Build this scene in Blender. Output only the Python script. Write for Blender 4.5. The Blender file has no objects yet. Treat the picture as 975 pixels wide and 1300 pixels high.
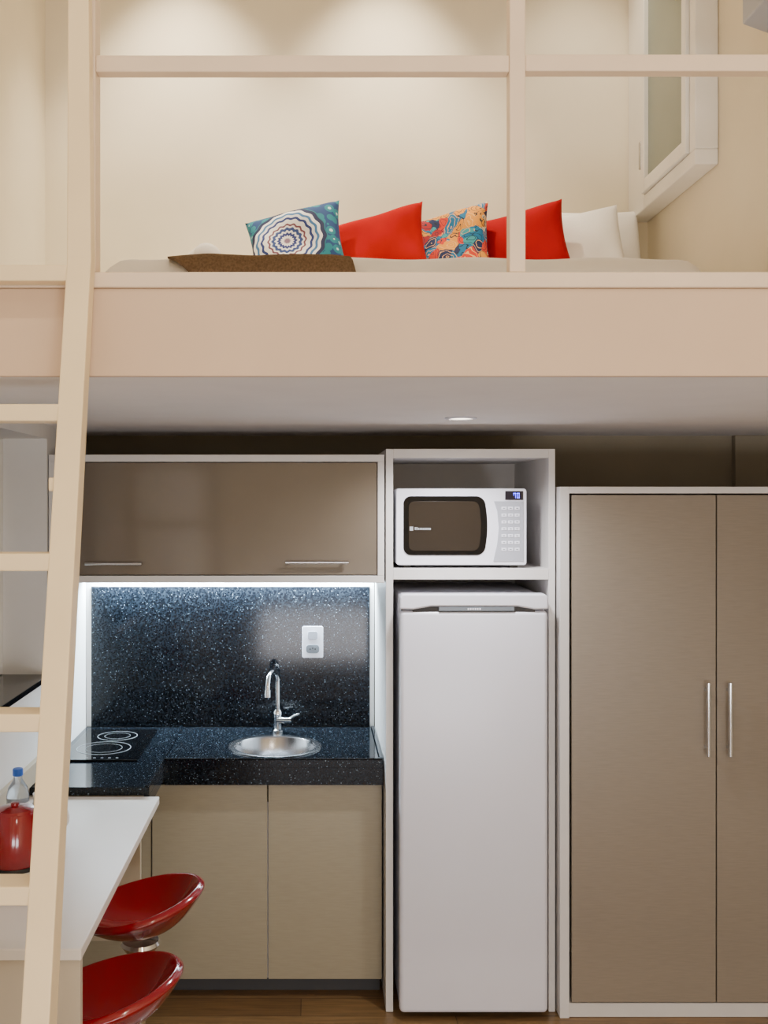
import bpy, bmesh, math, random
from mathutils import Vector, Matrix
random.seed(3)
S = bpy.context.scene
COL = S.collection

def lin(c):
    return tuple(((v/255.0)/12.92 if v/255.0 <= 0.04045 else ((v/255.0+0.055)/1.055)**2.4) for v in c)

# ---------------------------------------------------------------- materials
def mat(name, rgb, rough=0.5, metal=0.0, var=0.04, vscale=6.0, bump=0.0, bscale=200.0, stretch=None, spec=None, coat=0.0, trans=0.0, emit=None, estr=0.0, alpha=None):
    m = bpy.data.materials.new(name); m.use_nodes = True
    nt = m.node_tree; b = nt.nodes['Principled BSDF']
    c = lin(rgb)
    tc = nt.nodes.new('ShaderNodeTexCoord'); mp = nt.nodes.new('ShaderNodeMapping')
    nt.links.new(tc.outputs['Object'], mp.inputs['Vector'])
    if stretch: mp.inputs['Scale'].default_value = stretch
    n = nt.nodes.new('ShaderNodeTexNoise'); n.inputs['Scale'].default_value = vscale; n.inputs['Detail'].default_value = 6
    nt.links.new(mp.outputs[0], n.inputs['Vector'])
    r = nt.nodes.new('ShaderNodeValToRGB')
    r.color_ramp.elements[0].position = 0.3; r.color_ramp.elements[1].position = 0.7
    r.color_ramp.elements[0].color = tuple(v*(1-var) for v in c)+(1,)
    r.color_ramp.elements[1].color = tuple(min(1, v*(1+var)) for v in c)+(1,)
    nt.links.new(n.outputs['Fac'], r.inputs['Fac']); nt.links.new(r.outputs['Color'], b.inputs['Base Color'])
    b.inputs['Roughness'].default_value = rough; b.inputs['Metallic'].default_value = metal
    if coat: b.inputs['Coat Weight'].default_value = coat; b.inputs['Coat Roughness'].default_value = 0.08
    if trans: b.inputs['Transmission Weight'].default_value = trans
    if spec is not None: b.inputs['Specular IOR Level'].default_value = spec
    if emit: b.inputs['Emission Color'].default_value = lin(emit)+(1,); b.inputs['Emission Strength'].default_value = estr
    if bump:
        n2 = nt.nodes.new('ShaderNodeTexNoise'); n2.inputs['Scale'].default_value = bscale; n2.inputs['Detail'].default_value = 3
        nt.links.new(mp.outputs[0], n2.inputs['Vector'])
        bp = nt.nodes.new('ShaderNodeBump'); bp.inputs['Strength'].default_value = bump; bp.inputs['Distance'].default_value = 0.002
        nt.links.new(n2.outputs['Fac'], bp.inputs['Height']); nt.links.new(bp.outputs[0], b.inputs['Normal'])
    return m

def granite(name):
    m = bpy.data.materials.new(name); m.use_nodes = True
    nt = m.node_tree; b = nt.nodes['Principled BSDF']
    tc = nt.nodes.new('ShaderNodeTexCoord')
    v = nt.nodes.new('ShaderNodeTexVoronoi'); v.inputs['Scale'].default_value = 190
    nt.links.new(tc.outputs['Object'], v.inputs['Vector'])
    sep = nt.nodes.new('ShaderNodeSeparateColor'); nt.links.new(v.outputs['Color'], sep.inputs[0])
    mu = nt.nodes.new('ShaderNodeMath'); mu.operation = 'POWER'; nt.links.new(sep.outputs[0], mu.inputs[0]); mu.inputs[1].default_value = 9
    ms = nt.nodes.new('ShaderNodeMath'); ms.operation = 'MULTIPLY'; nt.links.new(mu.outputs[0], ms.inputs[0]); ms.inputs[1].default_value = 0.45
    lt = nt.nodes.new('ShaderNodeMath'); lt.operation = 'LESS_THAN'; nt.links.new(v.outputs['Distance'], lt.inputs[0]); nt.links.new(ms.outputs[0], lt.inputs[1])
    n = nt.nodes.new('ShaderNodeTexNoise'); n.inputs['Scale'].default_value = 140; n.inputs['Detail'].default_value = 8
    nt.links.new(tc.outputs['Object'], n.inputs['Vector'])
    r = nt.nodes.new('ShaderNodeValToRGB')
    r.color_ramp.elements[0].position = 0.45; r.color_ramp.elements[0].color = (0.003, 0.004, 0.006, 1)
    r.color_ramp.elements[1].position = 0.80; r.color_ramp.elements[1].color = (0.018, 0.025, 0.034, 1)
    nt.links.new(n.outputs['Fac'], r.inputs['Fac'])
    mx = nt.nodes.new('ShaderNodeMix'); mx.data_type = 'RGBA'
    nt.links.new(lt.outputs[0], mx.inputs['Factor']); nt.links.new(r.outputs[0], mx.inputs['A']); mx.inputs['B'].default_value = (0.15, 0.20, 0.25, 1)
    nt.links.new(mx.outputs['Result'], b.inputs['Base Color'])
    b.inputs['Roughness'].default_value = 0.10
    b.inputs['Specular IOR Level'].default_value = 0.22
    return m

def woodfloor(name):
    m = bpy.data.materials.new(name); m.use_nodes = True
    nt = m.node_tree; b = nt.nodes['Principled BSDF']
    tc = nt.nodes.new('ShaderNodeTexCoord')
    br = nt.nodes.new('ShaderNodeTexBrick'); br.inputs['Scale'].default_value = 1.0
    br.inputs['Brick Width'].default_value = 1.2; br.inputs['Row Height'].default_value = 0.14; br.inputs['Mortar Size'].default_value = 0.0015
    br.inputs['Color1'].default_value = lin((134, 104, 66))+(1,); br.inputs['Color2'].default_value = lin((108, 80, 48))+(1,); br.inputs['Mortar'].default_value = lin((50, 34, 20))+(1,)
    nt.links.new(tc.outputs['Object'], br.inputs['Vector'])
    mp = nt.nodes.new('ShaderNodeMapping'); mp.inputs['Scale'].default_value = (2, 30, 2); nt.links.new(tc.outputs['Object'], mp.inputs['Vector'])
    n = nt.nodes.new('ShaderNodeTexNoise'); n.inputs['Scale'].default_value = 3; n.inputs['Detail'].default_value = 8; nt.links.new(mp.outputs[0], n.inputs['Vector'])
    mx = nt.nodes.new('ShaderNodeMix'); mx.data_type = 'RGBA'; mx.blend_type = 'MULTIPLY'; mx.inputs['Factor'].default_value = 0.6
    nt.links.new(br.outputs['Color'], mx.inputs['A'])
    r = nt.nodes.new('ShaderNodeValToRGB'); r.color_ramp.elements[0].color = (0.35, 0.35, 0.35, 1); r.color_ramp.elements[1].color = (1, 1, 1, 1); r.color_ramp.elements[0].position = .3; r.color_ramp.elements[1].position = .65
    nt.links.new(n.outputs['Fac'], r.inputs['Fac']); nt.links.new(r.outputs[0], mx.inputs['B'])
    nt.links.new(mx.outputs['Result'], b.inputs['Base Color']); b.inputs['Roughness'].default_value = 0.35
    return m

def medallion(name, cx, cz):
    m = bpy.data.materials.new(name); m.use_nodes = True
    nt = m.node_tree; b = nt.nodes['Principled BSDF']; L = nt.links.new
    tc = nt.nodes.new('ShaderNodeTexCoord'); mp = nt.nodes.new('ShaderNodeMapping'); mp.inputs['Location'].default_value = (-cx, 0, -cz)
    L(tc.outputs['Object'], mp.inputs['Vector'])
    sx = nt.nodes.new('ShaderNodeSeparateXYZ'); L(mp.outputs[0], sx.inputs[0])
    cb = nt.nodes.new('ShaderNodeCombineXYZ'); L(sx.outputs[0], cb.inputs[0]); L(sx.outputs[2], cb.inputs[1])
    ln = nt.nodes.new('ShaderNodeVectorMath'); ln.operation = 'LENGTH'; L(cb.outputs[0], ln.inputs[0])
    at = nt.nodes.new('ShaderNodeMath'); at.operation = 'ARCTAN2'; L(sx.outputs[2], at.inputs[0]); L(sx.outputs[0], at.inputs[1])
    k = nt.nodes.new('ShaderNodeMath'); k.operation = 'MULTIPLY'; L(at.outputs[0], k.inputs[0]); k.inputs[1].default_value = 16
    sn = nt.nodes.new('ShaderNodeMath'); sn.operation = 'SINE'; L(k.outputs[0], sn.inputs[0])
    s2 = nt.nodes.new('ShaderNodeMath'); s2.operation = 'MULTIPLY_ADD'; L(sn.outputs[0], s2.inputs[0]); s2.inputs[1].default_value = 0.014
    sc = nt.nodes.new('ShaderNodeMath'); sc.operation = 'MULTIPLY'; L(ln.outputs['Value'], sc.inputs[0]); sc.inputs[1].default_value = 5.6
    L(sc.outputs[0], s2.inputs[2])
    r = nt.nodes.new('ShaderNodeValToRGB'); r.color_ramp.interpolation = 'CONSTANT'
    cols = [(0, (120, 90, 110)), (.06, (225, 220, 215)), (.12, (30, 45, 110)), (.18, (220, 218, 215)), (.23, (40, 62, 120)), (.29, (225, 222, 218)), (.33, (110, 60, 75)), (.37, (225, 222, 218)),
            (.46, (30, 48, 110)), (.51, (215, 215, 215)), (.57, (55, 105, 155)), (.62, (230, 228, 225)), (.68, (18, 28, 70)), (.76, (4, 105, 118))]
    el = r.color_ramp.elements
    el[0].position = 0; el[0].color = lin(cols[0][1])+(1,)
    el[1].position = cols[1][0]; el[1].color = lin(cols[1][1])+(1,)
    for p, c in cols[2:]:
        e = el.new(p); e.color = lin(c)+(1,)
    L(s2.outputs[0], r.inputs['Fac'])
    v = nt.nodes.new('ShaderNodeTexVoronoi'); v.inputs['Scale'].default_value = 30; L(tc.outputs['Object'], v.inputs['Vector'])
    r2 = nt.nodes.new('ShaderNodeValToRGB'); r2.color_ramp.interpolation = 'CONSTANT'
    r2.color_ramp.elements[0].color = lin((180, 215, 215))+(1,); r2.color_ramp.elements[1].position = .2; r2.color_ramp.elements[1].color = lin((2, 112, 126))+(1,)
    e = r2.color_ramp.elements.new(.55); e.color = lin((10, 55, 108))+(1,)
    L(v.outputs['Distance'], r2.inputs['Fac'])
    gt = nt.nodes.new('ShaderNodeMath'); gt.operation = 'GREATER_THAN'; gt.inputs[1].default_value = .78; L(s2.outputs[0], gt.inputs[0])
    mx = nt.nodes.new('ShaderNodeMix'); mx.data_type = 'RGBA'; L(gt.outputs[0], mx.inputs['Factor']); L(r.outputs[0], mx.inputs['A']); L(r2.outputs[0], mx.inputs['B'])
    L(mx.outputs['Result'], b.inputs['Base Color']); b.inputs['Roughness'].default_value = 0.85
    return m

def floral(name):
    m = bpy.data.materials.new(name); m.use_nodes = True
    nt = m.node_tree; b = nt.nodes['Principled BSDF']; L = nt.links.new
    tc = nt.nodes.new('ShaderNodeTexCoord')
    n = nt.nodes.new('ShaderNodeTexNoise'); n.inputs['Scale'].default_value = 14; L(tc.outputs['Object'], n.inputs['Vector'])
    ad = nt.nodes.new('ShaderNodeMix'); ad.data_type = 'RGBA'; ad.blend_type = 'LINEAR_LIGHT'; ad.inputs['Factor'].default_value = 0.05
    L(tc.outputs['Object'], ad.inputs['A']); L(n.outputs['Color'], ad.inputs['B'])
    v = nt.nodes.new('ShaderNodeTexVoronoi'); v.inputs['Scale'].default_value = 24; L(ad.outputs['Result'], v.inputs['Vector'])
    sp = nt.nodes.new('ShaderNodeSeparateColor'); L(v.outputs['Color'], sp.inputs[0])
    r = nt.nodes.new('ShaderNodeValToRGB'); r.color_ramp.interpolation = 'CONSTANT'
    el = r.color_ramp.elements
    cols = [(0, (5, 105, 150)), (.26, (205, 50, 20)), (.36, (15, 32, 78)), (.50, (205, 190, 160)), (.56, (160, 8, 24)), (.66, (50, 150, 160)), (.84, (220, 145, 35))]
    el[0].color = lin(cols[0][1])+(1,); el[1].position = cols[1][0]; el[1].color = lin(cols[1][1])+(1,)
    for p, c in cols[2:]:
        e = el.new(p); e.color = lin(c)+(1,)
    L(sp.outputs[0], r.inputs['Fac'])
    w = nt.nodes.new('ShaderNodeMath'); w.operation = 'MULTIPLY'; w.inputs[1].default_value = 2.6; L(v.outputs['Distance'], w.inputs[0])
    fr = nt.nodes.new('ShaderNodeMath'); fr.operation = 'PINGPONG'; fr.inputs[1].default_value = .35; L(w.outputs[0], fr.inputs[0])
    gt = nt.nodes.new('ShaderNodeMath'); gt.operation = 'GREATER_THAN'; gt.inputs[1].default_value = .29; L(fr.outputs[0], gt.inputs[0])
    r3 = nt.nodes.new('ShaderNodeValToRGB'); r3.color_ramp.interpolation = 'CONSTANT'
    r3.color_ramp.elements[0].color = lin((10, 30, 50))+(1,); r3.color_ramp.elements[1].position = .65; r3.color_ramp.elements[1].color = lin((235, 180, 110))+(1,)
    L(sp.outputs[1], r3.inputs['Fac'])
    mx = nt.nodes.new('ShaderNodeMix'); mx.data_type = 'RGBA'; L(gt.outputs[0], mx.inputs['Factor']); L(r.outputs[0], mx.inputs['A']); L(r3.outputs[0], mx.inputs['B'])
    L(mx.outputs['Result'], b.inputs['Base Color']); b.inputs['Roughness'].default_value = 0.85
    return m

M = {}
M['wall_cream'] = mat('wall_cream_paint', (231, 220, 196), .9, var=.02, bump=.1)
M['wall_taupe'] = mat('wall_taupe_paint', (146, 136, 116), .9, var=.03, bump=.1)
M['wall_white'] = mat('wall_white_paint', (228, 226, 222), .85, var=.02, bump=.1)
M['soffit'] = mat('soffit_paint', (240, 234, 230), .85, var=.02, bump=.1)
M['peach'] = mat('loft_board_paint', (212, 184, 155), .6, var=.03, vscale=3, bump=.05)
M['peach_l'] = mat('loft_rail_paint', (230, 208, 181), .5, var=.03)
M['ladder'] = mat('ladder_paint', (242, 219, 176), .45, var=.03)
M['mdf_white'] = mat('white_laminate', (218, 215, 212), .4, var=.02)
M['door_taupe'] = mat('wardrobe_linen_laminate', (140, 129, 114), .34, var=.06, vscale=4, bump=.12, stretch=(4, 4, 60))
M['door_olive'] = mat('base_door_laminate', (156, 147, 124), .4, var=.05, vscale=4, bump=.1, stretch=(4, 4, 50))
M['door_gloss'] = mat('upper_door_gloss', (108, 98, 86), .14, var=.03, coat=.6)
M['beige'] = mat('beige_laminate', (186, 173, 150), .5, var=.03)
M['table'] = mat('table_white_laminate', (222, 214, 204), .3, var=.02)
M['granite'] = granite('black_granite')
M['floor'] = woodfloor('wood_floor')
M['chrome'] = mat('chrome', (220, 222, 225), .12, 1.0, var=.02)
M['steel'] = mat('brushed_steel', (185, 185, 188), .22, 1.0, var=.06, stretch=(30, 2, 2))
M['black'] = mat('black_plastic', (18, 18, 20), .35)
M['blackglass'] = mat('black_glass', (8, 9, 11), .06, spec=.3)
M['ring'] = mat('cooktop_marking', (150, 155, 160), .4)
M['appl'] = mat('appliance_white', (230, 231, 242), .28, var=.01)
M['appl_grey'] = mat('appliance_grey', (110, 118, 126), .35)
M['keypad'] = mat('keypad_silver', (165, 168, 178), .35)
M['mwwin'] = mat('microwave_window', (32, 26, 22), .12, coat=.2)
M['seal'] = mat('dark_seal', (60, 60, 62), .6)
M['disp'] = mat('display', (10, 8, 30), .2)
M['digit'] = mat('display_digit', (60, 60, 255), .4, emit=(80, 70, 255), estr=6)
M['red_gloss'] = mat('red_gloss_plastic', (128, 0, 14), .14, var=.02, coat=.5)
M['red_dark'] = mat('red_dark_plastic', (60, 2, 8), .25, var=.02, coat=.5)
M['red_cloth'] = mat('red_cushion_cloth', (168, 6, 4), .9, var=.08, vscale=9, bump=.3, bscale=300, spec=.1)
M['red_cloth2'] = mat('red_cushion_cloth_dark', (156, 2, 10), .9, var=.08, vscale=9, bump=.3, bscale=300, spec=.1)
M['white_cloth'] = mat('white_linen', (240, 235, 228), .9, var=.04, vscale=8, bump=.3, bscale=120)
M['medal'] = medallion('medallion_fabric', -.02, -.0)
M['floral'] = floral('floral_fabric')
M['blanket'] = mat('blanket_knit', (112, 92, 72), .95, var=.25, vscale=160, bump=.6, bscale=260, spec=.1)
M['glass'] = mat('frosted_glass', (130, 138, 126), .25, var=.06, vscale=2)
M['nightglass'] = mat('night_glass', (60, 58, 56), .1)
M['alu'] = mat('window_white_aluminium', (238, 235, 228), .4)
M['yellow'] = mat('yellow_sticker', (215, 215, 40), .6)
M['lamp'] = mat('lamp_emitter', (255, 245, 225), .5, emit=(255, 240, 215), estr=8)
M['led'] = mat('led_emitter', (230, 245, 255), .5, emit=(205, 232, 255), estr=25)
M['fillwin'] = mat('fill_window_pane', (200, 205, 210), .5, emit=(235, 240, 250), estr=.5)  # weakly glowing pane of the added fill window
M['water'] = mat('clear_plastic', (225, 235, 245), .05, trans=.85)
M['bluecap'] = mat('blue_cap', (30, 90, 190), .4)
M['ceramic'] = mat('white_ceramic', (232, 228, 222), .2)

# ---------------------------------------------------------------- mesh helpers
def finish(o, m, smooth=False, bevel=0, seg=2):
    if m is not None: o.data.materials.append(m)
    if smooth and hasattr(o.data, 'polygons'):
        for p in o.data.polygons: p.use_smooth = True
    if bevel:
        md = o.modifiers.new('bevel', 'BEVEL'); md.width = bevel; md.segments = seg; md.limit_method = 'ANGLE'
    return o

def box(name, x0, x1, y0, y1, z0, z1, m, bevel=.002, seg=2):
    me = bpy.data.meshes.new(name); bm = bmesh.new()
    cx, cy, cz = (x0+x1)/2, (y0+y1)/2, (z0+z1)/2
    bmesh.ops.create_cube(bm, size=1)
    for v in bm.verts: v.co = Vector((v.co.x*(x1-x0), v.co.y*(y1-y0), v.co.z*(z1-z0)))
    bm.to_mesh(me); bm.free()
    o = bpy.data.objects.new(name, me); o.location = (cx, cy, cz); COL.objects.link(o)
    return finish(o, m, bevel > .008, bevel, seg)

def multibox(name, boxes, m, bevel=0):
    me = bpy.data.meshes.new(name); bm = bmesh.new()
    for (x0, x1, y0, y1, z0, z1) in boxes:
        r = bmesh.ops.create_cube(bm, size=1)
        for v in r['verts']: v.co = Vector(((v.co.x+.5)*(x1-x0)+x0, (v.co.y+.5)*(y1-y0)+y0, (v.co.z+.5)*(z1-z0)+z0))
    bm.to_mesh(me); bm.free()
    o = bpy.data.objects.new(name, me); COL.objects.link(o)
    return finish(o, m, False, bevel)

def lathe(name, prof, loc, m, seg=48, axis=None):
    me = bpy.data.meshes.new(name); bm = bmesh.new(); rings = []
    for r, z in prof:
        if r < 1e-6: rings.append([bm.verts.new((0, 0, z))])
        else: rings.append([bm.verts.new((r*math.cos(2*math.pi*i/seg), r*math.sin(2*math.pi*i/seg), z)) for i in range(seg)])
    for a, b in zip(rings, rings[1:]):
        for i in range(seg):
            j = (i+1) % seg
            if len(a) == 1 and len(b) == 1: continue
            if len(a) == 1: bm.faces.new((a[0], b[i], b[j]))
            elif len(b) == 1: bm.faces.new((a[i], a[j], b[0]))
            else: bm.faces.new((a[i], a[j], b[j], b[i]))
    bmesh.ops.recalc_face_normals(bm, faces=bm.faces)
    bm.to_mesh(me); bm.free()
    o = bpy.data.objects.new(name, me); o.location = loc; COL.objects.link(o)
    if axis: o.rotation_euler = axis
    finish(o, m, True)
    md = o.modifiers.new('es', 'EDGE_SPLIT'); md.split_angle = math.radians(40)
    return o

def cyl(name, r, loc, h, m, axis=None, seg=32):
    return lathe(name, [(0, -h/2), (r, -h/2), (r, h/2), (0, h/2)], loc, m, seg, axis)

def tube(name, pts, r, m, smooth=True):
    cu = bpy.data.curves.new(name, 'CURVE'); cu.dimensions = '3D'; cu.bevel_depth = r; cu.bevel_resolution = 6; cu.use_fill_caps = True
    sp = cu.splines.new('NURBS' if smooth else 'POLY'); sp.points.add(len(pts)-1)
    for p, q in zip(sp.points, pts): p.co = (*q, 1)
    if smooth: sp.use_endpoint_u = True; sp.order_u = 3; sp.resolution_u = 12
    o = bpy.data.objects.new(name, cu); COL.objects.link(o); cu.materials.append(m)
    return o

def prism(name, pts, y0, y1, m, bevel=.001, smooth=False):
    me = bpy.data.meshes.new(name); bm = bmesh.new()
    a = [bm.verts.new((x, y0, z)) for x, z in pts]; b = [bm.verts.new((x, y1, z)) for x, z in pts]
    n = len(pts); bm.faces.new(a); bm.faces.new(b[::-1])
    for i in range(n): bm.faces.new((a[i], b[i], b[(i+1) % n], a[(i+1) % n]))
    bmesh.ops.recalc_face_normals(bm, faces=bm.faces); bm.to_mesh(me); bm.free()
    o = bpy.data.objects.new(name, me); COL.objects.link(o)
    return finish(o, m, False, bevel)

def rrect(x0, x1, z0, z1, r, bulge_r=0, bulge_l=0, n=8):
    pts = []
    for cx, cz, a0 in ((x1-r, z1-r, 0), (x0+r, z1-r, 90), (x0+r, z0+r, 180), (x1-r, z0+r, 270)):
        for i in range(n+1):
            a = math.radians(a0+90*i/n); pts.append([cx+r*math.cos(a), cz+r*math.sin(a)])
        if a0 == 90:
            for i in range(1, 8):
                t = i/8; pts.append([x0, (z1-r)*(1-t)+(z0+r)*t])
        if a0 == 270:
            for i in range(1, 8):
                t = i/8; pts.append([x1, (z0+r)*(1-t)+(z1-r)*t])
    zm = (z0+z1)/2; h = (z1-z0)/2
    for p in pts:
        k = 1-((p[1]-zm)/h)**2
        if p[0] > (x0+x1)/2: p[0] += bulge_r*k
        else: p[0] -= bulge_l*k
    return pts

def group(name, parts, loc=None):
    e = bpy.data.objects.new(name, None); COL.objects.link(e); e.empty_display_size = .1
    for p in parts:
        p.parent = e
    return e

# ---------------------------------------------------------------- dimensions
XL = -1.03; YB = 4.70; YU = 3.95; ZS = 2.296; ZT = 2.54; YF = 2.45; ZC = 4.4; XRU = 1.298; XR = 2.3; Y0 = -1.8

# room shell
box('floor', XL-.3, XR+.15, Y0-.15, YB+.15, -.1, 0, M['floor'], 0)
box('ceiling', XL-.3, XR+.15, Y0-.15, YB+.15, ZC, ZC+.1, M['wall_cream'], 0)
multibox('wall_left', [(XL-.3, XL, Y0, 3.1, 0, ZC), (XL-.3, XL, 3.99, YB, 0, ZC), (XL-.3, XL, 3.1, 3.99, 0, 1.30), (XL-.3, XL, 3.1, 3.99, 2.24, ZC)], M['wall_white'])
box('wall_left_loft', XL-.02, XL+.004, YF, YU, ZT, ZC, M['wall_cream'], 0)
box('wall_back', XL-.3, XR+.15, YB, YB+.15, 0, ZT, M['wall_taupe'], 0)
box('wall_back_loft', XL-.3, XRU+.15, YU, YU+.15, ZT, ZC, M['wall_cream'], 0)
box('wall_right', XR, XR+.15, Y0, YB, 0, ZC, M['wall_cream'], 0)
multibox('wall_right_loft', [(XRU, XRU+.12, YF, YU, ZT, ZC), (XRU, XR, YF, YF+.1, ZT, ZC)], M['wall_cream'])
box('wall_front', XL-.3, XR+.15, Y0-.15, Y0, 0, ZC, M['wall_cream'], 0)
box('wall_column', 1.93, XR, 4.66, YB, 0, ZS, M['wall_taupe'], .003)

# loft platform
group('loft_platform', [
    box('slab', XL, XR, YF, YB, ZS, ZT-.002, M['soffit'], 0),
    box('front_board', XL, XR, YF-.022, YF-.001, ZS-.002, ZT-.038, M['peach'], .002),
    box('top_cap', XL, XR, YF-.03, YF+.10, ZT-.037, ZT, M['peach_l'], .004),
])

# railing
ry0, ry1 = YF-.02, YF+.02
parts = [box('post_1', -.541, -.512, ry0, ry1+.02, ZT, ZC, M['peach_l'], .003),
         box('post_2', .471, .509, ry0, ry1, ZT, ZC, M['peach_l'], .003),
         box('post_3', 1.24, 1.28, ry0, ry1, ZT, ZC, M['peach_l'], .003),
         box('rail_low_1', -.512, .471, ry0+.003, ry1, 3.018, 3.058, M['peach_l'], .003),
         box('rail_low_2', .509, 1.24, ry0+.003, ry1, 3.020, 3.060, M['peach_l'], .003),
         box('rail_high_1', -.512, .471, ry0+.003, ry1, 3.56, 3.60, M['peach_l'], .003),
         box('rail_high_2', .509, 1.24, ry0+.003, ry1, 3.56, 3.60, M['peach_l'], .003)]
group('loft_railing', parts)

# ladder ------------------------------------------------------
def stile(name, x0, x1):
    dzdy = .079/.330
    def yc(z): return 2.405-(2.526-z)*dzdy
    prof = [(0.0, yc(0)), (2.56, yc(2.56)), (ZC-.3, yc(2.56))]
    me = bpy.data.meshes.new(name); bm = bmesh.new(); rings = []
    for i, (z, y) in enumerate(prof):
        d = .042 if i < 2 else .018
        if i == 1: rings.append([(x0, y-d), (x1, y-d), (x1, y+.006), (x0, y+.006)])
        elif i == 0: rings.append([(x0, y-d), (x1, y-d), (x1, y+d), (x0, y+d)])
        else: rings.append([(x0, y-d), (x1-.018, y-d), (x1-.018, y+.006), (x0, y+.006)])
    zs = [p[0] for p in prof]
    vs = [[bm.verts.new((p[0], p[1], z)) for p in ring] for ring, z in zip(rings, zs)]
    bm.faces.new(vs[0]); bm.faces.new(vs[-1][::-1])
    for a, b in zip(vs, vs[1:]):
        for i in range(4): bm.faces.new((a[i], a[(i+1) % 4], b[(i+1) % 4], b[i]))
    bmesh.ops.recalc_face_normals(bm, faces=bm.faces); bm.to_mesh(me); bm.free()
    o = bpy.data.objects.new(name, me); COL.objects.link(o)
    return finish(o, M['ladder'], False, .003)
parts = [stile('stile_right', -.566, -.510), stile('stile_left', -1.025, -.985)]
for k in range(7):
    z = 2.526-.330*k; y = 2.405-.079*k
    parts.append(box('rung_%d' % (k+1), -.990, -.560, y-.038, y+.01 if k == 0 else y+.038, z-.019, z+.019, M['ladder'], .003))
parts.append(box('hinge_bracket', -.58, -.566, 2.26, 2.29, 2.02, 2.05, M['ladder'], .003))
group('loft_ladder', parts)

# ---------------------------------------------------------------- bed
def mattress():
    x0, x1, y0, y1, z0, z1 = -.60, 1.13, 2.88, 3.93, ZT+.001, 2.688
    nx, ny = 60, 30
    me = bpy.data.meshes.new('mattress'); bm = bmesh.new()
    def top(x, y):
        dx = min(x-x0, x1-x); dy = min(y-y0, y1-y); d = min(dx*.55, dy*2)
        k = 1-max(0, 1-d/.05)**2.5
        return z0+.08+(z1-z0-.08)*k + .0035*math.sin(x*17)*math.sin(y*11+1)
    g = [[bm.verts.new((x0+(x1-x0)*i/nx, y0+(y1-y0)*j/ny, 0)) for j in range(ny+1)] for i in range(nx+1)]
    for col in g:
        for v in col: v.co.z = top(v.co.x, v.co.y)
    for i in range(nx):
        for j in range(ny): bm.faces.new((g[i][j], g[i+1][j], g[i+1][j+1], g[i][j+1]))
    bd = [e for e in bm.edges if len(e.link_faces) == 1]
    r = bmesh.ops.extrude_edge_only(bm, edges=bd)
    nv = [v for v in r['geom'] if isinstance(v, bmesh.types.BMVert)]
    for v in nv: v.co.z = z0
    bmesh.ops.contextual_create(bm, geom=[e for e in bm.edges if len(e.link_faces) == 1])
    bmesh.ops.recalc_face_normals(bm, faces=bm.faces)
    bm.to_mesh(me); bm.free()
    o = bpy.data.objects.new('mattress', me); COL.objects.link(o)
    finish(o, M['white_cloth'], True)
mattress()

def blanket():
    me = bpy.data.meshes.new('folded_blanket'); bm = bmesh.new()
    prof = [(2.868, 2.60), (2.868, 2.63), (2.866, 2.655), (2.870, 2.676), (2.886, 2.688), (2.92, 2.695), (3.0, 2.697), (3.1, 2.697), (3.24, 2.697)]
    nx = 60; g = []
    for i in range(nx+1):
        t = i/nx; row = []
        for j, (y, z) in enumerate(prof):
            tt = j/(len(prof)-1)
            xl = -.305 - .10*min(1, tt*2); xr = .135 - .05*tt
            x = xl+(xr-xl)*t
            row.append(bm.verts.new((x, y+.003*math.sin(x*34+1.5)+.0015*math.sin(x*71), z+(.0018*(1+math.sin(x*23+y*5)) if j > 3 else 0)-.004*max(0, 1-t*9)-.004*max(0, 1-(1-t)*9))))
        g.append(row)
    for i in range(nx):
        for j in range(len(prof)-1): bm.faces.new((g[i][j], g[i+1][j], g[i+1][j+1], g[i][j+1]))
    bmesh.ops.recalc_face_normals(bm, faces=bm.faces)
    bm.to_mesh(me); bm.free()
    o = bpy.data.objects.new('folded_blanket', me); COL.objects.link(o)
    finish(o, M['blanket'], True)
    s = o.modifiers.new('s', 'SOLIDIFY'); s.thickness = .006; s.offset = 0
blanket()

def pillow(name, w, h, t, loc, rot, m, pinch=.10, seed=0):
    me = bpy.data.meshes.new(name); bm = bmesh.new(); n = 32
    rnd = random.Random(seed); ph = [rnd.uniform(0, 6) for _ in range(4)]
    def pos(u, v, s):
        x = w/2*u*(1-pinch*(1-v*v)*abs(u)**3); z = h/2*v*(1-pinch*(1-u*u)*abs(v)**3)
        k = max(0, (1-u**4))*max(0, (1-v**4))
        th = t/2*(k**.55)
        th *= 1+.12*math.sin(3*u+ph[0])*math.sin(4*v+ph[1])+.06*math.sin(5*u+4*v+ph[2])
        return Vector((x, -s*th, z))
    def grid(s):
        return [[bm.verts.new(pos(-1+2*i/n, -1+2*j/n, s)) for j in range(n+1)] for i in range(n+1)]
    A = grid(1); B = grid(-1)
    for i in range(n):
        for j in range(n):
            bm.faces.new((A[i][j], A[i+1][j], A[i+1][j+1], A[i][j+1]))
            bm.faces.new((B[i][j], B[i][j+1], B[i+1][j+1], B[i+1][j]))
    bmesh.ops.remove_doubles(bm, verts=bm.verts, dist=.0005)
    bm.to_mesh(me); bm.free()
    o = bpy.data.objects.new(name, me); o.location = loc
    rx, ry, rz = [math.radians(a) for a in rot]
    R = Matrix.Rotation(rz, 4, 'Z') @ Matrix.Rotation(rx, 4, 'X') @ Matrix.Rotation(ry, 4, 'Y')
    o.rotation_euler = R.to_euler(); COL.objects.link(o)
    zmin = min((R @ v.co).z for v in me.vertices)
    o.location.z = 2.690 - zmin
    return finish(o, m, True)
pillow('throw_pillow', .345, .325, .12, (-.05, 3.55, 0), (-22, -12, -14), M['medal'], seed=1)
pillow('throw_pillow', .355, .32, .12, (.238, 3.60, 0), (-20, -12, -22), M['red_cloth'], seed=2)
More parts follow.
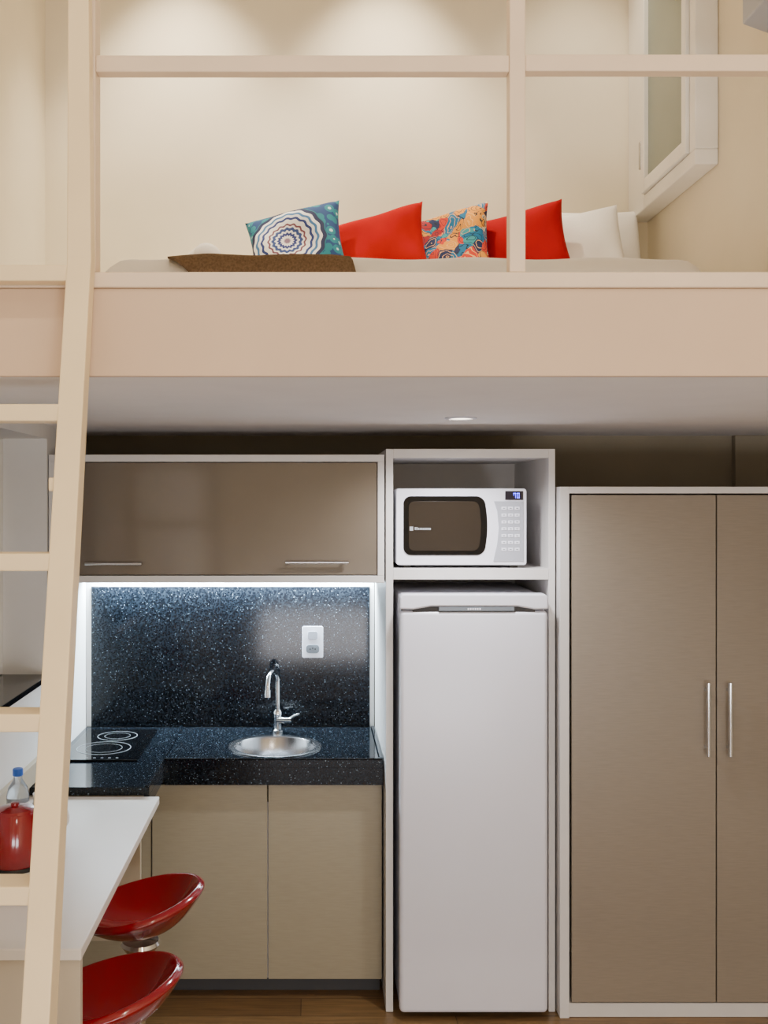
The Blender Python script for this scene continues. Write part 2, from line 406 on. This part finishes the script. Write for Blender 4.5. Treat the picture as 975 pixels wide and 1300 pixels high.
pillow('throw_pillow', .36, .335, .11, (.470, 3.65, 0), (-18, -10, -28), M['floral'], seed=3)
pillow('throw_pillow', .38, .335, .12, (.735, 3.66, 0), (-17, -12, -20), M['red_cloth2'], seed=4)
pillow('bed_pillow', .37, .355, .12, (.955, 3.74, 0), (-16, -9, -16), M['white_cloth'], pinch=.05, seed=5)
pillow('bed_pillow', .32, .40, .11, (1.085, 3.84, 0), (-9, -2, 4), M['white_cloth'], pinch=.03, seed=6)
lathe('rolled_towel', [(0, -.13), (.035, -.128), (.050, -.115), (.054, 0), (.050, .115), (.035, .128), (0, .13)], (-.385, 3.40, 2.765), M['white_cloth'], 32, (math.radians(82), 0, math.radians(28)))

# ---------------------------------------------------------------- window (loft, right wall)
wx0, wx1 = 1.222, XRU-.001
zb, zt = 3.07, 4.25
yn, yf_ = 3.26, 3.76
parts = [
    multibox('frame', [(wx0, wx1, yf_, YU-.001, zb, zt), (wx0, wx1, yn, yf_, zb, zb+.05), (wx0, wx1, yn, yn+.05, zb+.05, zt), (wx0, wx1, yn+.05, yf_, zt-.05, zt)], M['alu'], .004),
    multibox('sash', [(wx0-.012, wx0+.03, yf_-.035, yf_-.002, zb+.053, zt-.055), (wx0-.012, wx0+.03, yn+.053, yn+.09, zb+.053, zt-.055), (wx0-.012, wx0+.03, yn+.09, yf_-.035, zb+.053, zb+.10), (wx0-.012, wx0+.03, yn+.09, yf_-.035, zt-.10, zt-.055)], M['alu'], .003),
    box('glass_pane', wx0+.004, wx0+.014, yn+.09, yf_-.035, zb+.10, zt-.10, M['glass'], 0),
    box('sticker', wx0+.001, wx0+.0035, 3.38, 3.44, 3.68, 3.74, M['yellow'], 0),
    box('hinge', wx0-.012, wx0-.001, yf_+.003, yf_+.025, 3.22, 3.32, M['steel'], .002),
]
group('window_1', parts)
group('wall_lamp', [prism('shade', [(0, .04), (.11, .0), (.11, .12), (0, .12)], 0, .16, M['keypad'], .004), box('mount_plate', .10, .11, .02, .14, .02, .12, M['appl'], .002)])
bpy.data.objects['wall_lamp'].location = (XRU-.111, 2.66, 3.27)

# window niche left wall
group('window_2', [
    multibox('frame', [(-1.24, -1.20, 3.945, 3.989, 1.325, 2.239), (-1.24, -1.20, 3.101, 3.14, 1.325, 2.239), (-1.24, -1.20, 3.14, 3.945, 1.325, 1.365), (-1.24, -1.20, 3.14, 3.945, 2.20, 2.239)], M['alu'], .003),
    box('glass_pane', -1.225, -1.215, 3.14, 3.945, 1.365, 2.20, M['nightglass'], 0)])
box('window_sill', XL-.29, XL+.012, 3.102, 3.988, 1.301, 1.322, M['blackglass'], .003)
# low glowing window added behind the viewer as fill, no known opening there
group('fill_window', [
    multibox('frame', [(-.65, -.59, Y0+.001, Y0+.05, .20, 1.25), (1.99, 2.05, Y0+.001, Y0+.05, .20, 1.25), (.67, .73, Y0+.001, Y0+.05, .26, 1.19), (-.59, 1.99, Y0+.001, Y0+.05, 1.19, 1.25), (-.59, 1.99, Y0+.001, Y0+.05, .20, .26)], M['alu'], .003),
    box('fill_pane_1', -.59, .67, Y0+.015, Y0+.025, .26, 1.19, M['fillwin'], 0),
    box('fill_pane_2', .73, 1.99, Y0+.015, Y0+.025, .26, 1.19, M['fillwin'], 0)])

# ---------------------------------------------------------------- kitchen
cx0, cx1 = -1.025, .286
group('wall_cabinet', [
    multibox('carcass', [(cx0, cx1, 4.0, 4.69, 2.150, 2.178), (cx0, cx1, 4.0, 4.69, 1.677, 1.705), (cx0, cx0+.028, 4.0, 4.69, 1.705, 2.150), (cx1-.026, cx1, 4.0, 4.69, 1.705, 2.150), (cx0, cx1, 4.66, 4.69, 1.705, 2.15)], M['mdf_white'], .0015),
    box('flap_door', cx0+.031, cx1-.029, 4.004, 4.022, 1.708, 2.147, M['door_gloss'], .002),
    tube('handle_1', [(-.88, 3.985, 1.752), (-.66, 3.985, 1.752)], .006, M['chrome'], False),
    tube('handle_2', [(-.10, 3.985, 1.757), (.145, 3.985, 1.757)], .006, M['chrome'], False),
    multibox('handle_feet', [(-.845, -.837, 3.985, 4.004, 1.749, 1.755), (-.673, -.665, 3.985, 4.004, 1.749, 1.755), (-.085, -.077, 3.985, 4.004, 1.754, 1.760), (.122, .130, 3.985, 4.004, 1.754, 1.760)], M['chrome']),
])
group('led_strip_light', [box('diffuser', -1.0, .27, 4.665, 4.68, 1.664, 1.676, M['led'], 0)])
box('backsplash', -1.005, .268, 4.678, 4.699, .964, 1.604, M['granite'], .002)
box('trim_1', -1.029, -1.006, 4.685, 4.699, .964, 1.676, M['mdf_white'], 0)
box('trim_4', -1.005, .288, 4.690, 4.699, 1.605, 1.676, M['mdf_white'], 0)
box('trim_5', .269, .288, 4.685, 4.699, .964, 1.604, M['mdf_white'], 0)

zc = .963
def countertop():
    me = bpy.data.meshes.new('slab'); bm = bmesh.new()
    pts = [(-1.028, 3.70), (-.585, 3.70), (-.585, 4.085), (.288, 4.085), (.288, 4.677), (-1.028, 4.677)]
    a = [bm.verts.new((x, y, zc-.03)) for x, y in pts]; b = [bm.verts.new((x, y, zc)) for x, y in pts]
    bm.faces.new(a[::-1]); bm.faces.new(b)
    for i in range(6): bm.faces.new((a[i], a[(i+1) % 6], b[(i+1) % 6], b[i]))
    bmesh.ops.recalc_face_normals(bm, faces=bm.faces); bm.to_mesh(me); bm.free()
    o = bpy.data.objects.new('slab', me); COL.objects.link(o); finish(o, M['granite'])
    c = cyl('cutter', .178, (-.152, 4.31, zc), .2, M['granite'], seg=64)
    md = o.modifiers.new('b', 'BOOLEAN'); md.object = c; md.operation = 'DIFFERENCE'; md.solver = 'EXACT'
    bpy.context.view_layer.objects.active = o; o.select_set(True)
    bpy.ops.object.modifier_apply(modifier='b')
    bpy.data.objects.remove(c, do_unlink=True)
    parts = [o,
        box('front_apron', -.585, .288, 4.085, 4.105, zc-.10, zc-.0305, M['granite'], .001),
        box('side_apron', -.605, -.585, 3.70, 4.105, zc-.075, zc-.0305, M['granite'], .001),
        box('rim_front', -.585, .288, 4.085, 4.10, zc+.0005, zc+.008, M['granite'], .003),
        box('rim_left', -.60, -.585, 3.70, 4.67, zc+.0005, zc+.008, M['granite'], .003),
        box('rim_right', .272, .288, 4.101, 4.67, zc+.0005, zc+.008, M['granite'], .003)]
    group('kitchen_countertop', parts)
countertop()

group('kitchen_sink', [
    lathe('bowl', [(.195, .001), (.195, .005), (.188, .007), (.172, .004), (.166, -.004), (.160, -.08), (.150, -.125), (.125, -.145), (.04, -.152), (.035, -.156), (0, -.156), ], (-.152, 4.31, zc), M['steel'], 64),
    lathe('drain', [(.034, -.150), (.03, -.147), (.02, -.151), (0, -.151)], (-.152, 4.31, zc), M['black'], 24)])
fx, fy = -.150, 4.585
group('kitchen_faucet', [
    lathe('base', [(0, 0), (.026, 0), (.026, .008), (.019, .014), (.017, .06), (.02, .065), (.02, .09), (.014, .10), (0, .10)], (fx, fy, zc+.001), M['chrome'], 32),
    tube('spout', [(fx, fy, zc+.09), (fx, fy, zc+.2), (fx-.002, fy-.005, zc+.255), (fx-.02, fy-.05, zc+.285), (fx-.035, fy-.10, zc+.27), (fx-.04, fy-.125, zc+.235), (fx-.04, fy-.128, zc+.20)], .0105, M['chrome']),
    cyl('aerator', .014, (fx-.04, fy-.128, zc+.195), .03, M['chrome']),
    tube('valve_body', [(fx, fy-.01, zc+.055), (fx+.065, fy-.035, zc+.06)], .014, M['chrome'], False),
    tube('lever', [(fx+.055, fy-.03, zc+.065), (fx+.075, fy-.04, zc+.085), (fx+.10, fy-.05, zc+.09)], .006, M['chrome'])])
ox, oz = .007, 1.353
group('power_outlet', [
    prism('plate', rrect(ox-.048, ox+.048, oz-.072, oz+.072, .008), 4.668, 4.6775, M['appl'], .002),
    prism('socket_1', rrect(ox-.022, ox+.022, oz+.012, oz+.05, .01), 4.664, 4.668, M['keypad'], .001),
    prism('socket_2', rrect(ox-.03, ox+.03, oz-.05, oz-.012, .014), 4.663, 4.668, M['appl_grey'], .001),
    multibox('pin_holes', [(ox-.014, ox-.009, 4.6615, 4.663, oz-.034, oz-.028), (ox+.009, ox+.014, 4.6615, 4.663, oz-.034, oz-.028), (ox-.0025, ox+.0025, 4.6615, 4.663, oz-.03, oz-.024)], M['black'])])
def ring(name, cx, cy, r, w=.0013):
    return lathe(name, [(r-w, 0), (r-w, .0006), (r+w, .0006), (r+w, 0)], (cx, cy, zc+.0085), M['ring'], 64)
group('cooktop', [
    box('glass_top', -1.0, -.69, 4.06, 4.60, zc+.001, zc+.008, M['blackglass'], .002),
    ring('zone_1_ring', -.845, 4.47, .085), ring('zone_1_inner', -.845, 4.47, .055, .0007),
    ring('zone_2_ring', -.86, 4.25, .11), ring('zone_2_inner', -.86, 4.25, .075, .0007),
    multibox('touch_marks', [(-.90+.03*i, -.89+.03*i, 4.085, 4.09, zc+.0082, zc+.009) for i in range(5)], M['ring'])])

group('base_cabinet', [
    multibox('carcass', [(-1.026, -1.008, 4.14, 4.68, .07, .93), (.268, .286, 4.14, 4.68, .07, .93), (-1.008, .268, 4.14, 4.68, .07, .09), (-1.008, .268, 4.665, 4.68, .09, .93), (-.19, -.172, 4.14, 4.66, .09, .78)], M['mdf_white']),
    box('door_1', -.172, .284, 4.12, 4.138, .073, .855, M['door_olive'], .0015),
    box('door_2', -.640, -.177, 4.12, 4.138, .073, .855, M['door_olive'], .0015),
    box('door_3', -1.026, -.645, 4.125, 4.138, .073, .855, M['door_olive'], .0015),
    box('plinth', -1.02, .28, 4.18, 4.198, 0.001, .07, M['seal'], 0)])

tx0, tx1 = .292, .953
group('appliance_tower_cabinet', [
    box('side_left', tx0, tx0+.028, 4.0, 4.69, .001, 2.20, M['mdf_white'], .0015),
    box('side_right', tx1-.025, tx1, 4.0, 4.69, .001, 2.20, M['mdf_white'], .0015),
    box('top', tx0+.028, tx1-.025, 4.0, 4.69, 2.165, 2.20, M['mdf_white'], .0015),
    box('shelf', tx0+.028, tx1-.025, 4.0, 4.69, 1.690, 1.732, M['mdf_white'], .0015),
    box('back', tx0+.028, tx1-.025, 4.67, 4.69, .05, 2.165, M['mdf_white'], 0)])

mx0, mx1, mz0, mz1, my = .336, .850, 1.738, 2.046, 4.04
parts = [
    box('body', mx0, mx1, my+.012, my+.38, mz0+.008, mz1, M['appl'], .008, 3),
    prism('front_frame', rrect(mx0, mx1, mz0+.006, mz1, .012), my, my+.0125, M['appl'], .003),
    prism('door_window', rrect(mx0+.028, mx0+.345, mz0+.045, mz1-.03, .03, bulge_r=.014), my-.004, my, M['blackglass'], .002),
    prism('window_inner', rrect(mx0+.048, mx0+.322, mz0+.062, mz1-.05, .022, bulge_r=.012), my-.006, my-.004, M['mwwin'], .001),
    prism('control_panel', [(mx0+.382, mz0+.02), (mx1-.012, mz0+.02), (mx1-.012, mz1-.05), (mx0+.385, mz1-.05), (mx0+.398, mz1-.09), (mx0+.404, (mz0+mz1)/2), (mx0+.398, mz0+.09)], my-.003, my, M['keypad'], .001),
    box('display', mx1-.085, mx1-.014, my-.004, my, mz1-.045, mz1-.010, M['disp'], .001),
    multibox('digits', [(mx1-.052, mx1-.050, my-.0055, my-.004, mz1-.028, mz1-.018), (mx1-.045, mx1-.043, my-.0055, my-.004, mz1-.038, mz1-.018), (mx1-.052, mx1-.043, my-.0055, my-.004, mz1-.020, mz1-.018), (mx1-.038, mx1-.036, my-.0055, my-.004, mz1-.038, mz1-.018), (mx1-.031, mx1-.029, my-.0055, my-.004, mz1-.038, mz1-.018), (mx1-.038, mx1-.029, my-.0055, my-.004, mz1-.020, mz1-.018), (mx1-.038, mx1-.029, my-.0055, my-.004, mz1-.038, mz1-.036)], M['digit']),
    multibox('feet', [(mx0+.03, mx0+.06, my+.03, my+.06, 1.733, mz0+.01), (mx1-.06, mx1-.03, my+.03, my+.06, 1.733, mz0+.01), (mx0+.03, mx0+.06, my+.33, my+.36, 1.733, mz0+.01), (mx1-.06, mx1-.03, my+.33, my+.36, 1.733, mz0+.01)], M['black']),
    prism('badge', rrect(mx0+.052, mx0+.066, (mz0+mz1)/2-.012, (mz0+mz1)/2+.004, .002), my-.0075, my-.006, M['ring'], 0),
    multibox('badge_letters', [(mx0+.072+.0065*i, mx0+.0765+.0065*i, my-.0072, my-.006, (mz0+mz1)/2-.009, (mz0+mz1)/2-.001+(.003 if i in (0, 1) else 0)) for i in range(10)], M['ring'])]
btn = []
for r in range(7):
    for c in range(3):
        bx = mx0+.414+c*.026; bz = mz1-.072-r*.027
        btn.append((bx, bx+.020, my-.005, my-.003, bz-.012, bz))
parts.append(multibox('buttons', btn, M['appl'], .001))
parts.append(multibox('button_marks', [(b[0]+.006, b[0]+.014, my-.0056, my-.005, b[4]+.0045, b[4]+.0075) for b in btn], M['appl_grey']))
group('microwave_oven', parts)

rx0, rx1, rf = .340, .910, 3.93
parts = [
    box('body', rx0+.004, rx1-.004, rf+.055, 4.60, .022, 1.632, M['appl'], .012, 3),
    box('door', rx0, rx1, rf, rf+.05, .028, 1.575, M['appl'], .018, 5),
    box('door_gasket', rx0+.01, rx1-.01, rf+.048, rf+.058, .05, 1.60, M['seal'], 0),
    prism('top_cap', [(rx0, 1.582), (rx0+.05, 1.580), (rx0+.12, 1.592), (rx1-.12, 1.592), (rx1-.05, 1.580), (rx1, 1.582), (rx1, 1.628), (rx1-.012, 1.640), (rx0+.012, 1.640), (rx0, 1.628)], rf-.004, rf+.06, M['appl'], .006),
    box('handle_recess', rx0+.05, rx1-.05, rf+.006, rf+.05, 1.568, 1.592, M['seal'], 0),
    box('badge_strip', rx0+.15, rx1-.13, rf-.002, rf+.006, 1.574, 1.5905, M['appl_grey'], .002),
    multibox('badge_letters', [(rx0+.26+.009*i, rx0+.266+.009*i, rf-.003, rf-.002, 1.579, 1.586) for i in range(6)], M['appl']),
    cyl('foot_1', .022, (rx0+.06, rf+.10, .013), .024, M['black']), cyl('foot_2', .022, (rx1-.06, rf+.10, .013), .024, M['black']),
    cyl('foot_3', .022, (rx0+.06, 4.54, .013), .024, M['black']), cyl('foot_4', .022, (rx1-.06, 4.54, .013), .024, M['black'])]
group('refrigerator', parts)

wx0_, wx1_, wf = .960, 2.17, 3.95
def vhandle(name, x):
    return [tube(name+'_bar', [(x, wf-.028, 1.018), (x, wf-.028, 1.30)], .0085, M['chrome'], False),
            multibox(name+'_feet', [(x-.005, x+.005, wf-.028, wf+.004, 1.045, 1.055), (x-.005, x+.005, wf-.028, wf+.004, 1.265, 1.275)], M['chrome'])]
parts = [
    multibox('carcass', [(wx0_, wx0_+.036, wf, 4.43, .001, 2.052), (wx1_-.036, wx1_, wf, 4.43, .001, 2.052), (wx0_+.036, wx1_-.036, wf, 4.43, 2.026, 2.052), (wx0_+.036, wx1_-.036, wf+.01, 4.43, .001, .055), (wx0_+.036, wx1_-.036, 4.41, 4.43, .055, 2.026)], M['mdf_white'], .0015),
    box('door_left', wx0_+.046, 1.562, wf+.002, wf+.02, .062, 2.020, M['door_taupe'], .0015),
    box('door_right', 1.567, wx1_-.040, wf+.002, wf+.02, .062, 2.020, M['door_taupe'], .0015),
]+vhandle('handle_left', 1.522)+vhandle('handle_right', 1.606)
group('wardrobe', parts)

# ---------------------------------------------------------------- breakfast bar
zt_ = .930
group('breakfast_bar', [
    box('top', XL+.001, -.548, 2.44, 3.698, zt_-.028, zt_, M['table'], .003),
    box('end_panel', XL+.001, -.552, 2.45, 2.475, .001, zt_-.029, M['beige'], .002),
    box('apron', XL+.001, -.60, 3.60, 3.62, .45, zt_-.029, M['beige'], .002)])
box('trim_2', XL+.0005, XL+.02, 2.44, 4.055, .966, 1.04, M['beige'], .002)
box('trim_3', XL+.0005, XL+.012, 2.44, 3.699, zt_+.001, .965, M['beige'], 0)

def stool(loc, nm='bar_stool', yaw=0, drop=0):
    me = bpy.data.meshes.new('seat'); bm = bmesh.new(); nr, ns = 16, 72; rings = []
    c = bm.verts.new((0, 0, .0))
    for i in range(1, nr+1):
        u = i/nr; row = []
        for j in range(ns):
            a = 2*math.pi*j/ns; ca = math.cos(a)
            h = .055+.085*(.5+.5*ca)**1.5
            R = .19*(1+.04*max(0, ca))
            x = R*u*ca; y = .20*u*math.sin(a); z = h*(u**2.6)
            row.append(bm.verts.new((x, y, z)))
        rings.append(row)
    for j in range(ns): bm.faces.new((c, rings[0][j], rings[0][(j+1) % ns]))
    for a, b in zip(rings, rings[1:]):
        for j in range(ns): bm.faces.new((a[j], b[j], b[(j+1) % ns], a[(j+1) % ns]))
    bmesh.ops.recalc_face_normals(bm, faces=bm.faces)
    bm.to_mesh(me); bm.free()
    o = bpy.data.objects.new('seat', me); COL.objects.link(o); finish(o, M['red_gloss'], True)
    o.location = (0, 0, .685-drop)
    s = o.modifiers.new('s', 'SOLIDIFY'); s.thickness = .024; s.offset = -1
    bv = o.modifiers.new('b', 'BEVEL'); bv.width = .007; bv.segments = 3; bv.limit_method = 'ANGLE'
    parts = [o,
        lathe('seat_mount', [(0, .02), (.055, .02), (.06, .01), (.03, -.03), (.028, -.05), (0, -.05)], (0, 0, .64-drop), M['chrome']),
        cyl('gas_lift', .018, (0, 0, .50-drop), .24, M['chrome']), cyl('column', .026, (0, 0, .22), .34, M['chrome']),
        lathe('base_plate', [(0, 0), (.19, 0), (.195, .006), (.19, .012), (.10, .03), (.04, .055), (.028, .08), (0, .08)], (0, 0, .001), M['chrome']),
        tube('foot_ring', [(0, -.03, .32)] + [(.13*math.sin(t), -.13*math.cos(t), .32) for t in [math.radians(a) for a in range(0, 181, 15)]] + [(0, .03, .32)], .009, M['chrome'], False),
        tube('height_lever', [(0, -.02, .625-drop), (.05, -.10, .62-drop), (.07, -.16, .615-drop)], .005, M['chrome'])]
    e = group(nm, parts); e.location = loc; e.rotation_euler = (0, 0, yaw)
stool((-.520, 3.12, 0)); stool((-.530, 2.685, 0), yaw=math.radians(-5), drop=.055)

ty = zt_+.001
kx, ky = -.865, 2.99
parts = [lathe('body', [(0, .012), (.070, .012), (.074, .02), (.076, .05), (.070, .11), (.060, .155), (.056, .162), (0, .162)], (kx, ky, ty), M['red_gloss']),
    lathe('base_ring', [(0, 0), (.072, 0), (.074, .006), (.072, .012), (0, .012)], (kx, ky, ty), M['black']),
    lathe('lid', [(.057, .162), (.055, .170), (.03, .176), (.012, .178), (.012, .186), (0, .188)], (kx, ky, ty), M['red_gloss']),
    tube('handle', [(kx+.055, ky, ty+.155), (kx+.10, ky, ty+.16), (kx+.115, ky, ty+.11), (kx+.105, ky, ty+.06), (kx+.07, ky, ty+.035)], .009, M['red_dark']),
    prism('spout', [(kx-.055, ty+.15), (kx-.085, ty+.158), (kx-.065, ty+.115)], ky-.015, ky+.015, M['red_gloss'], .004)]
group('electric_kettle', parts)
bx, by = -.945, 3.30
group('water_bottle', [
    lathe('bottle', [(0, 0), (.03, 0), (.036, .006), (.036, .04), (.034, .045), (.036, .05), (.036, .12), (.030, .145), (.014, .17), (.013, .185), (0, .185)], (bx, by, ty), M['water']),
    lathe('label', [(.0365, .055), (.0365, .10)], (bx, by, ty), M['ceramic']),
    lathe('cap', [(0, .205), (.015, .205), (.0165, .202), (.0165, .183), (.013, .181)], (bx, by, ty), M['bluecap'])])
cx_, cy_ = -.84, 3.25
group('coffee_mug', [
    lathe('cup', [(0, .004), (.025, 0), (.034, .004), (.040, .05), (.042, .14), (.039, .14), (.037, .05), (.030, .01), (0, .01)], (cx_, cy_, ty), M['ceramic']),
    lathe('printed_band', [(.0405, .05), (.0428, .11)], (cx_, cy_, ty), M['red_dark']),
    tube('handle', [(cx_+.038, cy_, ty+.095), (cx_+.068, cy_, ty+.095), (cx_+.068, cy_, ty+.03), (cx_+.036, cy_, ty+.03)], .005, M['ceramic'])])

# ---------------------------------------------------------------- lights
def aim(o, d): o.rotation_euler = Vector(d).to_track_quat('-Z', 'Y').to_euler()
def light(kind, name, loc, d, power, col, **kw):
    l = bpy.data.lights.new(name, kind); l.energy = power; l.color = col
    for k, v in kw.items(): setattr(l, k, v)
    o = bpy.data.objects.new(name, l); o.location = loc; aim(o, d); COL.objects.link(o); return o
def downlight(x, y, z, power, col, size=1.6, blend=.6, d=(0, 0, -1), r=.055):
    g = group('ceiling_downlight', [
        lathe('trim_ring', [(r, 0), (r+.004, -.004), (r-.012, -.006), (r-.016, 0)], (x, y, z-.0005), M['appl'], 40),
        lathe('lens', [(0, -.003), (r-.016, -.003), (r-.014, -.001)], (x, y, z-.0005), M['lamp'], 32)])
    s = light('SPOT', 'downlight_beam', (x, y, z-.02), d, power, col, spot_size=size, spot_blend=blend, shadow_soft_size=.04)
    s.parent = g
WARM = (1, .88, .69)
downlight(.536, 3.665, ZS, 66, (.98, .97, 1), 2.6, .8)
for X in (-.50, .28, 1.02 ):
    downlight(X, 3.58, ZC, 165 if X < 1 else 40, WARM, 1.25, .9, (0, .16, -1))
for (X, Y, P) in ((-.2, .9, 62), (1.2, .9, 50), (.5, -.8, 45)):  # unseen ceiling fixtures added as general room fill
    downlight(X, Y, ZC, P, (1, .87, .72), 2.7, .7)
group('fill_pendant', [lathe('globe', [(0, -.15)]+[(.15*math.sin(math.radians(a)), -.15*math.cos(math.radians(a))) for a in range(10, 180, 10)]+[(0, .15)], (.9, -.9, 2.7), M['lamp']),  # unseen pendant added to brighten the lower part of the room
    tube('cord', [(.9, -.9, 2.85), (.9, -.9, ZC)], .004, M['black'], False)])
light('POINT', 'pendant_fill_light', (.9, -.65, 2.7), (0, 0, -1), 32, (1, .90, .80), shadow_soft_size=.2)  # fill from the added pendant
light('AREA', 'front_fill_light', (.7, Y0+.08, .72), (0, 1, .5), 125, (.98, .95, .98), shape='RECTANGLE', size=2.5, size_y=.9)  # added fill tilted upward to brighten the soffit and kitchen fronts
light('AREA', 'led_strip_glow', (-.365, 4.645, 1.66), (0, .3, -1), 62, (.72, .88, 1), shape='RECTANGLE', size=1.24, size_y=.02)

w = bpy.data.worlds.new('World'); S.world = w; w.use_nodes = True
w.node_tree.nodes['Background'].inputs[0].default_value = (.5, .45, .4, 1); w.node_tree.nodes['Background'].inputs[1].default_value = .15

# ---------------------------------------------------------------- camera
cd = bpy.data.cameras.new('camera'); cam = bpy.data.objects.new('camera', cd); COL.objects.link(cam)
cam.location = (0, 0, 2.0); cam.rotation_euler = (math.radians(90), 0, 0)
cd.sensor_fit = 'HORIZONTAL'; cd.sensor_width = 36; cd.lens = 1300/975*36
cd.shift_x = (487.5-395)/975; cd.shift_y = -(650-635)/975
cd.clip_start = .05
S.camera = cam
